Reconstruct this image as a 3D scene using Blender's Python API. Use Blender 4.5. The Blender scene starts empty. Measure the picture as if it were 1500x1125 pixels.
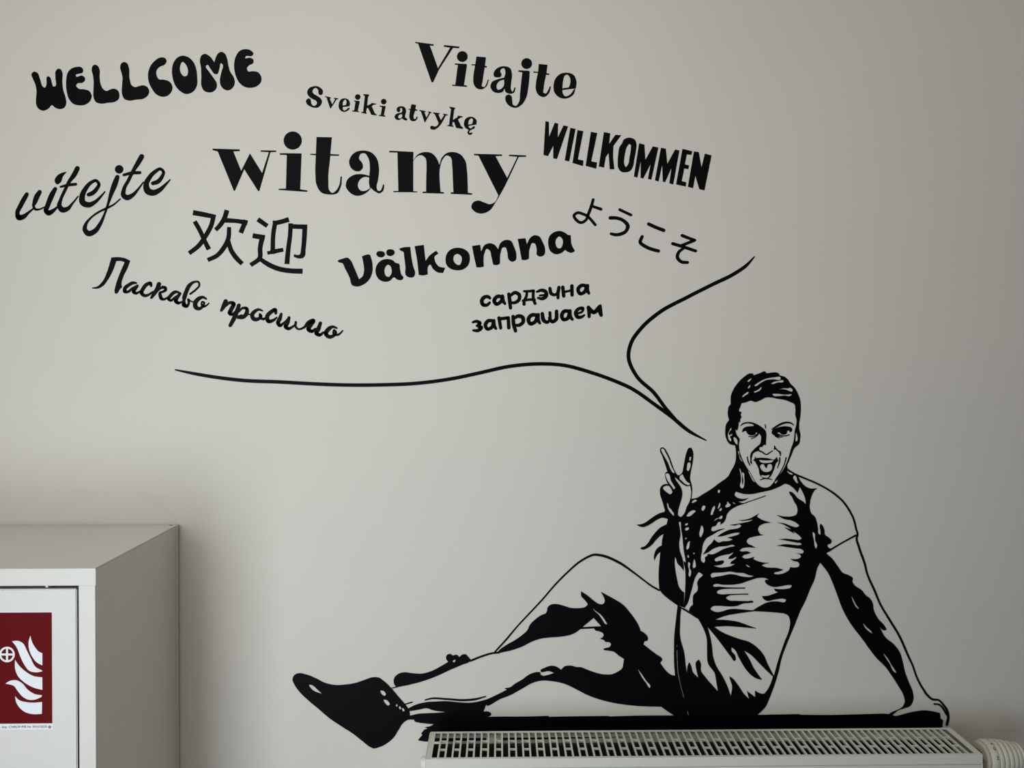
import bpy, math
from mathutils import Vector, Matrix
sc = bpy.context.scene
# ---------------------------------------------------------------- camera, world, lights, exposure
F_PX = 1127.0
CAM = Vector((0.0, -1.5, 1.45))
PITCH = math.radians(0.5)      # looking slightly down
SHIFT = 34.0                   # the frame sits this many pixels low of the lens axis
YAW = math.radians(0.9)        # turned slightly to the right
cam_d = bpy.data.cameras.new('camera'); cam = bpy.data.objects.new('camera', cam_d)
sc.collection.objects.link(cam); sc.camera = cam
cam.location = CAM
cam.rotation_euler = (math.pi/2 - PITCH, 0, -YAW)
cam_d.sensor_width = 36.0; cam_d.lens = 36.0*F_PX/1500.0
cam_d.clip_start = 0.02; cam_d.shift_y = -SHIFT/1500.0
ROT = cam.rotation_euler.to_matrix()

def ray(px, py):
    return ROT @ Vector(((px-750.0)/F_PX, -(py-562.5+SHIFT)/F_PX, -1.0))
def on_wall(px, py, y=0.0):
    """where the sight line of a photograph pixel meets the plane at depth y"""
    d = ray(px, py); t = (y-CAM.y)/d.y
    p = CAM + d*t
    return p.x, p.z

w = bpy.data.worlds.new('world'); sc.world = w; w.use_nodes = True
w.node_tree.nodes['Background'].inputs[0].default_value = (0.93, 0.97, 1.0, 1)
w.node_tree.nodes['Background'].inputs[1].default_value = 0.015

def area(name, loc, target, sx, sy, power, col):
    l = bpy.data.lights.new(name, 'AREA'); l.shape = 'RECTANGLE'; l.size = sx; l.size_y = sy
    l.energy = power; l.color = col
    o = bpy.data.objects.new(name, l); sc.collection.objects.link(o)
    o.location = loc
    o.rotation_euler = (Vector(target)-Vector(loc)).to_track_quat('-Z', 'Y').to_euler()
    return o
# daylight from a window on the left of the room, and added fill lights low and overhead
def spread(o, deg): o.data.spread = math.radians(deg)
spread(area('window_light', (-1.2, -1.9, 1.1), (-0.1, 0, 1.3), 0.8, 2.1, 10.9, (0.89, 0.96, 1.0)), 100)
spread(area('low_fill_light', (-0.6, -2.4, 0.4), (-0.2, 0, 1.4), 1.2, 0.7, 2.1, (0.82, 0.86, 1.0)), 90)  # added fill near the floor, standing in for bounced light
area('overhead_fill_left', (-0.6, -1.5, 2.7), (-0.6, -0.8, 0.0), 1.6, 1.2, 15.9, (1.0, 0.98, 0.81))  # unseen overhead fill, added to balance brightness on the left
area('overhead_fill_right', (1.4, -1.4, 2.6), (1.2, -0.2, 1.5), 1.6, 1.2, 5.2, (1.0, 0.96, 0.90))  # second added overhead fill, lifting the right of the wall

sc.view_settings.view_transform = 'Standard'; sc.view_settings.look = 'None'
sc.view_settings.gamma = 1.0; sc.view_settings.exposure = -0.03
sc.view_settings.use_curve_mapping = False

# ---------------------------------------------------------------- helpers
def s2l(c):
    c /= 255.0
    return c/12.92 if c <= 0.04045 else ((c+0.055)/1.055)**2.4
def rgb(r, g, b): return (s2l(r), s2l(g), s2l(b), 1)

def mat(name, col, rough=0.6, metal=0.0, noise=0.0, scale=60.0, bump=0.0, bscale=200.0, spec=0.5, coat=0.0):
    m = bpy.data.materials.new(name); m.use_nodes = True
    nt = m.node_tree; b = nt.nodes['Principled BSDF']
    b.inputs['Roughness'].default_value = rough; b.inputs['Metallic'].default_value = metal
    b.inputs['Specular IOR Level'].default_value = spec
    b.inputs['Coat Weight'].default_value = coat
    tc = nt.nodes.new('ShaderNodeTexCoord')
    n = nt.nodes.new('ShaderNodeTexNoise'); n.inputs['Scale'].default_value = scale; n.inputs['Detail'].default_value = 4
    nt.links.new(tc.outputs['Object'], n.inputs['Vector'])
    r = nt.nodes.new('ShaderNodeValToRGB')
    r.color_ramp.elements[0].position = 0.3; r.color_ramp.elements[1].position = 0.7
    r.color_ramp.elements[0].color = tuple(c*(1-noise) for c in col[:3])+(1,)
    r.color_ramp.elements[1].color = tuple(min(1, c*(1+noise)) for c in col[:3])+(1,)
    nt.links.new(n.outputs['Fac'], r.inputs['Fac']); nt.links.new(r.outputs['Color'], b.inputs['Base Color'])
    if bump:
        n2 = nt.nodes.new('ShaderNodeTexNoise'); n2.inputs['Scale'].default_value = bscale; n2.inputs['Detail'].default_value = 6
        nt.links.new(tc.outputs['Object'], n2.inputs['Vector'])
        bp = nt.nodes.new('ShaderNodeBump'); bp.inputs['Strength'].default_value = bump; bp.inputs['Distance'].default_value = 0.001
        nt.links.new(n2.outputs['Fac'], bp.inputs['Height']); nt.links.new(bp.outputs['Normal'], b.inputs['Normal'])
    return m

M_WALL = mat('wall_paint', rgb(215, 210, 203), 0.85, noise=0.012, scale=3.5, bump=0.35, bscale=260, spec=0.25)
M_VINYL = mat('black_vinyl', rgb(6, 6, 8), 0.5, noise=0.05, scale=40, spec=0.07)
M_CAB = mat('grey_white_powder_coat', rgb(211, 209, 204), 0.42, noise=0.01, scale=20, bump=0.15, bscale=900)
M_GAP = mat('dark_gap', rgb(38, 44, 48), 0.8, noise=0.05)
M_RAD = mat('white_enamel', rgb(222, 221, 214), 0.35, noise=0.01, scale=20)
M_FIN = mat('raw_fin_metal', rgb(48, 44, 35), 0.6, noise=0.15, scale=90)
M_VALVE = mat('ivory_plastic', rgb(212, 209, 196), 0.4, noise=0.01)
M_BRASS = mat('nickel_brass', rgb(150, 128, 100), 0.35, metal=0.8, noise=0.08)
M_PRINT = mat('print_black', rgb(30, 30, 30), 0.6)
M_RED = mat('signal_red_film', rgb(96, 10, 15), 0.4, noise=0.02, scale=30, spec=0.04)
M_WHITE = mat('white_film', rgb(226, 230, 236), 0.45, noise=0.01)
M_FLOOR = mat('grey_linoleum', rgb(128, 124, 116), 0.5, noise=0.08, scale=14)

def link(name, me, m, parent=None):
    o = bpy.data.objects.new(name, me); sc.collection.objects.link(o)
    if m is not None: me.materials.append(m)
    if parent is not None: o.parent = parent
    return o
def tag(o, label=None, cat=None, group=None, kind=None):
    if label: o['label'] = label
    if cat: o['category'] = cat
    if group: o['group'] = group
    if kind: o['kind'] = kind
    return o
def thing(name, label, cat, loc=(0, 0, 0), group=None):
    o = bpy.data.objects.new(name, None); sc.collection.objects.link(o)
    o.empty_display_size = 0.05; o.location = loc
    return tag(o, label, cat, group)

class MB:
    def __init__(s, org=(0, 0, 0)): s.v = []; s.f = []; s.o = Vector(org)
    def box(s, x0, x1, y0, y1, z0, z1):
        n = len(s.v)
        for x in (x0, x1):
            for y in (y0, y1):
                for z in (z0, z1): s.v.append(Vector((x, y, z))-s.o)
        for q in ((0, 1, 3, 2), (4, 6, 7, 5), (0, 4, 5, 1), (2, 3, 7, 6), (0, 2, 6, 4), (1, 5, 7, 3)):
            s.f.append([n+i for i in q])
    def lathe(s, prof, c, axis='x', seg=48, scallop=None):
        """prof: (distance along axis, radius) pairs turned about the axis through c"""
        n = len(s.v); c = Vector(c)
        for i, (a, r) in enumerate(prof):
            for k in range(seg):
                t = 2*math.pi*k/seg
                rr = r*(1 - (scallop if scallop and k % 4 == 0 and scallop else 0)) if scallop else r
                u, v = rr*math.cos(t), rr*math.sin(t)
                p = Vector((a, u, v)) if axis == 'x' else (Vector((u, a, v)) if axis == 'y' else Vector((u, v, a)))
                s.v.append(c+p-s.o)
        for i in range(len(prof)-1):
            for k in range(seg):
                k2 = (k+1) % seg
                s.f.append([n+i*seg+k, n+i*seg+k2, n+(i+1)*seg+k2, n+(i+1)*seg+k])
        s.f.append([n+k for k in range(seg)][::-1]); s.f.append([n+(len(prof)-1)*seg+k for k in range(seg)])
    def build(s, name, m, parent=None, bevel=0.0, smooth=False, segs=2):
        me = bpy.data.meshes.new(name); me.from_pydata([tuple(v) for v in s.v], [], s.f)
        import bmesh
        bm = bmesh.new(); bm.from_mesh(me); bmesh.ops.recalc_face_normals(bm, faces=bm.faces)
        if bevel: bmesh.ops.bevel(bm, geom=bm.edges, offset=bevel, segments=segs, affect='EDGES', clamp_overlap=True)
        bm.to_mesh(me); bm.free()
        if smooth:
            for p in me.polygons: p.use_smooth = True
        return link(name, me, m, parent)

# ---- cut-out shapes: smooth or straight outlines, ribbons and discs, filled and given a sheet's thickness
def smooth_ring(pts):
    """pts: (x, y, corner); closed spline through the points, sharp where corner is set"""
    n = len(pts); out = []
    P = [Vector((p[0], p[1])) for p in pts]
    for i in range(n):
        p0, p1, p2, p3 = P[i-1], P[i], P[(i+1) % n], P[(i+2) % n]
        d = (p2-p1).length
        if d < 1e-9: continue
        def tan(a, b, c):
            l1 = (b-a).length or 1e-9; l2 = (c-b).length or 1e-9
            return ((b-a)/l1*l2 + (c-b)/l2*l1)/(l1+l2)
        t1 = (p2-p1)/d if pts[i][2] else tan(p0, p1, p2)
        t2 = (p2-p1)/d if pts[(i+1) % n][2] else tan(p1, p2, p3)
        k = 1 if (pts[i][2] and pts[(i+1) % n][2]) else max(3, min(10, int(d/1.6)+2))
        c1 = p1+t1*d/3; c2 = p2-t2*d/3
        for j in range(k):
            t = j/k; s = 1-t
            out.append(p1*s**3 + c1*3*s*s*t + c2*3*s*t*t + p2*t**3)
    return out

def smooth_path(pts):
    n = len(pts); out = []
    P = [Vector((p[0], p[1], p[2])) for p in pts]
    for i in range(n-1):
        p1, p2 = P[i], P[i+1]; d = (p2-p1).length or 1e-9
        p0 = P[i-1] if i and not pts[i][3] else None
        p3 = P[i+2] if i+2 < n and not pts[i+1][3] else None
        def tan(a, b, c):
            l1 = (b-a).length or 1e-9; l2 = (c-b).length or 1e-9
            return ((b-a)/l1*l2 + (c-b)/l2*l1)/(l1+l2)
        t1 = tan(p0, p1, p2) if p0 is not None else (p2-p1)/d
        t2 = tan(p1, p2, p3) if p3 is not None else (p2-p1)/d
        k = max(3, min(14, int(d/1.3)+2))
        c1 = p1+t1*d/3; c2 = p2-t2*d/3
        for j in range(k):
            t = j/k; s = 1-t
            out.append(p1*s**3 + c1*3*s*s*t + c2*3*s*t*t + p2*t**3)
    out.append(P[-1])
    return out

def parse(text):
    """returns {thing: [(part, [('fill', rings) | ('path', points), ...]), ...]} in photograph pixels"""
    things = {}; win = (0, 0, 1.0); named = {}
    cur = None
    def pts(tok, width):
        nonlocal win
        out = []
        for t in tok.split():
            if t[0] == '@': win = named[t[1:]]; continue
            c = t.endswith('c'); q = [float(v) for v in t.rstrip('c').split(',')]
            x, y = win[0]+q[0]/win[2], win[1]+q[1]/win[2]
            out.append((x, y, q[2]/win[2]+0.45, c) if width else (x, y, c))
        return out
    for ln in text.strip().splitlines():
        op, _, rest = ln.partition(' ')
        if op == 'T': cur = things.setdefault(rest, [])
        elif op == 'W': win = tuple(float(v) for v in rest.split())
        elif op == 'V':
            k, a, b, c = rest.split(); named[k] = (float(a), float(b), float(c))
        elif op == 'p': cur.append((rest, []))
        elif op in 'bg':
            rings = []
            for c in rest.split('/'):
                q = pts(c, False)
                if op == 'g': rings.append([Vector((a[0], a[1])) for a in q])
                else: rings.append(smooth_ring(q))
            cur[-1][1].append(('fill', rings))
        elif op == 'o':
            x, y, r = [float(v) for v in rest.split(',')]
            x, y, r = win[0]+x/win[2], win[1]+y/win[2], r/win[2]
            cur[-1][1].append(('fill', [[Vector((x+r*math.cos(a*math.pi/20), y+r*math.sin(a*math.pi/20))) for a in range(40)]]))
        elif op == 'q':                                # square-ended ribbon, broken at its corners
            q = pts(rest, True); seg = []; runs = []
            for i, p in enumerate(q):
                seg.append(p)
                if (p[3] and i) or i == len(q)-1: runs.append(seg); seg = [p]
            for j, run in enumerate(runs):
                run = [list(r) for r in run]
                for (a, b, lim) in ((0, 1, j > 0), (-1, -2, j < len(runs)-1)):
                    d = Vector((run[a][0]-run[b][0], run[a][1]-run[b][1])).normalized()*run[a][2]*(0.5 if lim else 0.12)
                    run[a][0] += d.x; run[a][1] += d.y
                cur[-1][1].append(('flat', [tuple(r[:3])+(False,) for r in run]))
        elif op == 's': cur[-1][1].append(('path', pts(rest, True)))
    return things

def fill_mesh(rings, top, base):
    """rings of (x, z) -> slab between depths base and top (y, top nearer the room)"""
    cu = bpy.data.curves.new('tmp', 'CURVE'); cu.dimensions = '2D'; cu.fill_mode = 'BOTH'
    for r in rings:
        sp = cu.splines.new('POLY'); sp.points.add(len(r)-1); sp.use_cyclic_u = True
        for i, (x, z) in enumerate(r): sp.points[i].co = (x, z, 0, 1)
    o = bpy.data.objects.new('tmp', cu)
    me = bpy.data.meshes.new_from_object(o)
    V = [(v.co.x, v.co.y) for v in me.vertices]; Fc = [list(p.vertices) for p in me.polygons]
    bpy.data.objects.remove(o); bpy.data.curves.remove(cu); bpy.data.meshes.remove(me)
    verts = [(x, top, z) for x, z in V]; faces = []
    for f in Fc:
        a = sum(V[f[i]][0]*V[f[(i+1) % len(f)]][1]-V[f[(i+1) % len(f)]][0]*V[f[i]][1] for i in range(len(f)))
        faces.append(f if a > 0 else f[::-1])
    for r in rings:                                    # the cut edge of the sheet
        n = len(verts); k = len(r)
        for x, z in r: verts.append((x, top, z))
        for x, z in r: verts.append((x, base, z))
        for i in range(k):
            j = (i+1) % k
            faces.append([n+i, n+k+i, n+k+j, n+j])
    return verts, faces

def ribbon_rings(path):
    pts = smooth_path(path); n = len(pts); L = []; R = []
    dirs = []
    for i in range(n):
        a = pts[max(0, i-1)]; b = pts[min(n-1, i+1)]
        d = Vector((b.x-a.x, b.y-a.y)); dirs.append(d.normalized() if d.length > 1e-9 else Vector((1, 0)))
    return pts, dirs

def path_mesh(path, top, base, conv, caps=True):
    pts, dirs = ribbon_rings(path); verts = []; faces = []
    n = len(pts)
    for i in range(n):
        nx, ny = -dirs[i].y, dirs[i].x; r = pts[i].z/2
        for s in (1, -1):
            x, z = conv(pts[i].x+nx*r*s, pts[i].y+ny*r*s)
            verts.append((x, top, z)); verts.append((x, base, z))
    for i in range(n-1):
        a = 4*i; b = a+4
        faces += [[a, b, b+2, a+2], [a, a+1, b+1, b], [a+2, b+2, b+3, a+3]]
    joints = [0, n-1] if caps else []                                  # round ends and round joints
    for i in range(1, n-1):
        if caps and dirs[i-1].dot(dirs[i+1]) < 0.9: joints.append(i)
    for i in joints:
        r = pts[i].z/2; m = len(verts); seg = 14
        for k in range(seg):
            t = 2*math.pi*k/seg
            x, z = conv(pts[i].x+r*math.cos(t), pts[i].y+r*math.sin(t)); verts.append((x, top-3e-5, z))
        faces.append(list(range(m, m+seg)))
    return verts, faces

def cut_sheet(shapes, depth_front, thick, conv):
    verts = []; faces = []
    for q, (kind, data) in enumerate(shapes):
        top = depth_front - 1.5e-5*q
        if kind == 'fill': v, f = fill_mesh([[conv(p.x, p.y) for p in r] for r in data], top, depth_front+thick)
        else: v, f = path_mesh(data, top, depth_front+thick, conv, kind == 'path')
        n = len(verts); verts += v; faces += [[n+i for i in g] for g in f]
    return verts, faces

def recentre(verts, org): return [(x-org[0], y-org[1], z-org[2]) for x, y, z in verts]

def decal(key, data, name, label, cat, m, y_front=-0.0006, thick=0.0006, group=None, conv=None):
    conv = conv or (lambda a, b: on_wall(a, b))
    built = []
    for k, (pname, shapes) in enumerate(data):
        built.append((pname, cut_sheet(shapes, y_front-1e-5*k, thick, conv)))
    allv = [v for _, (vs, _) in built for v in vs]
    cx = (min(v[0] for v in allv)+max(v[0] for v in allv))/2; cz = min(v[2] for v in allv)
    root = thing(name, label, cat, (cx, 0, cz), group)
    for pname, (vs, fs) in built:
        me = bpy.data.meshes.new(pname); me.from_pydata(recentre(vs, (cx, 0, cz)), [], fs); me.validate()
        link(pname, me, m, root)
    return root

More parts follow.
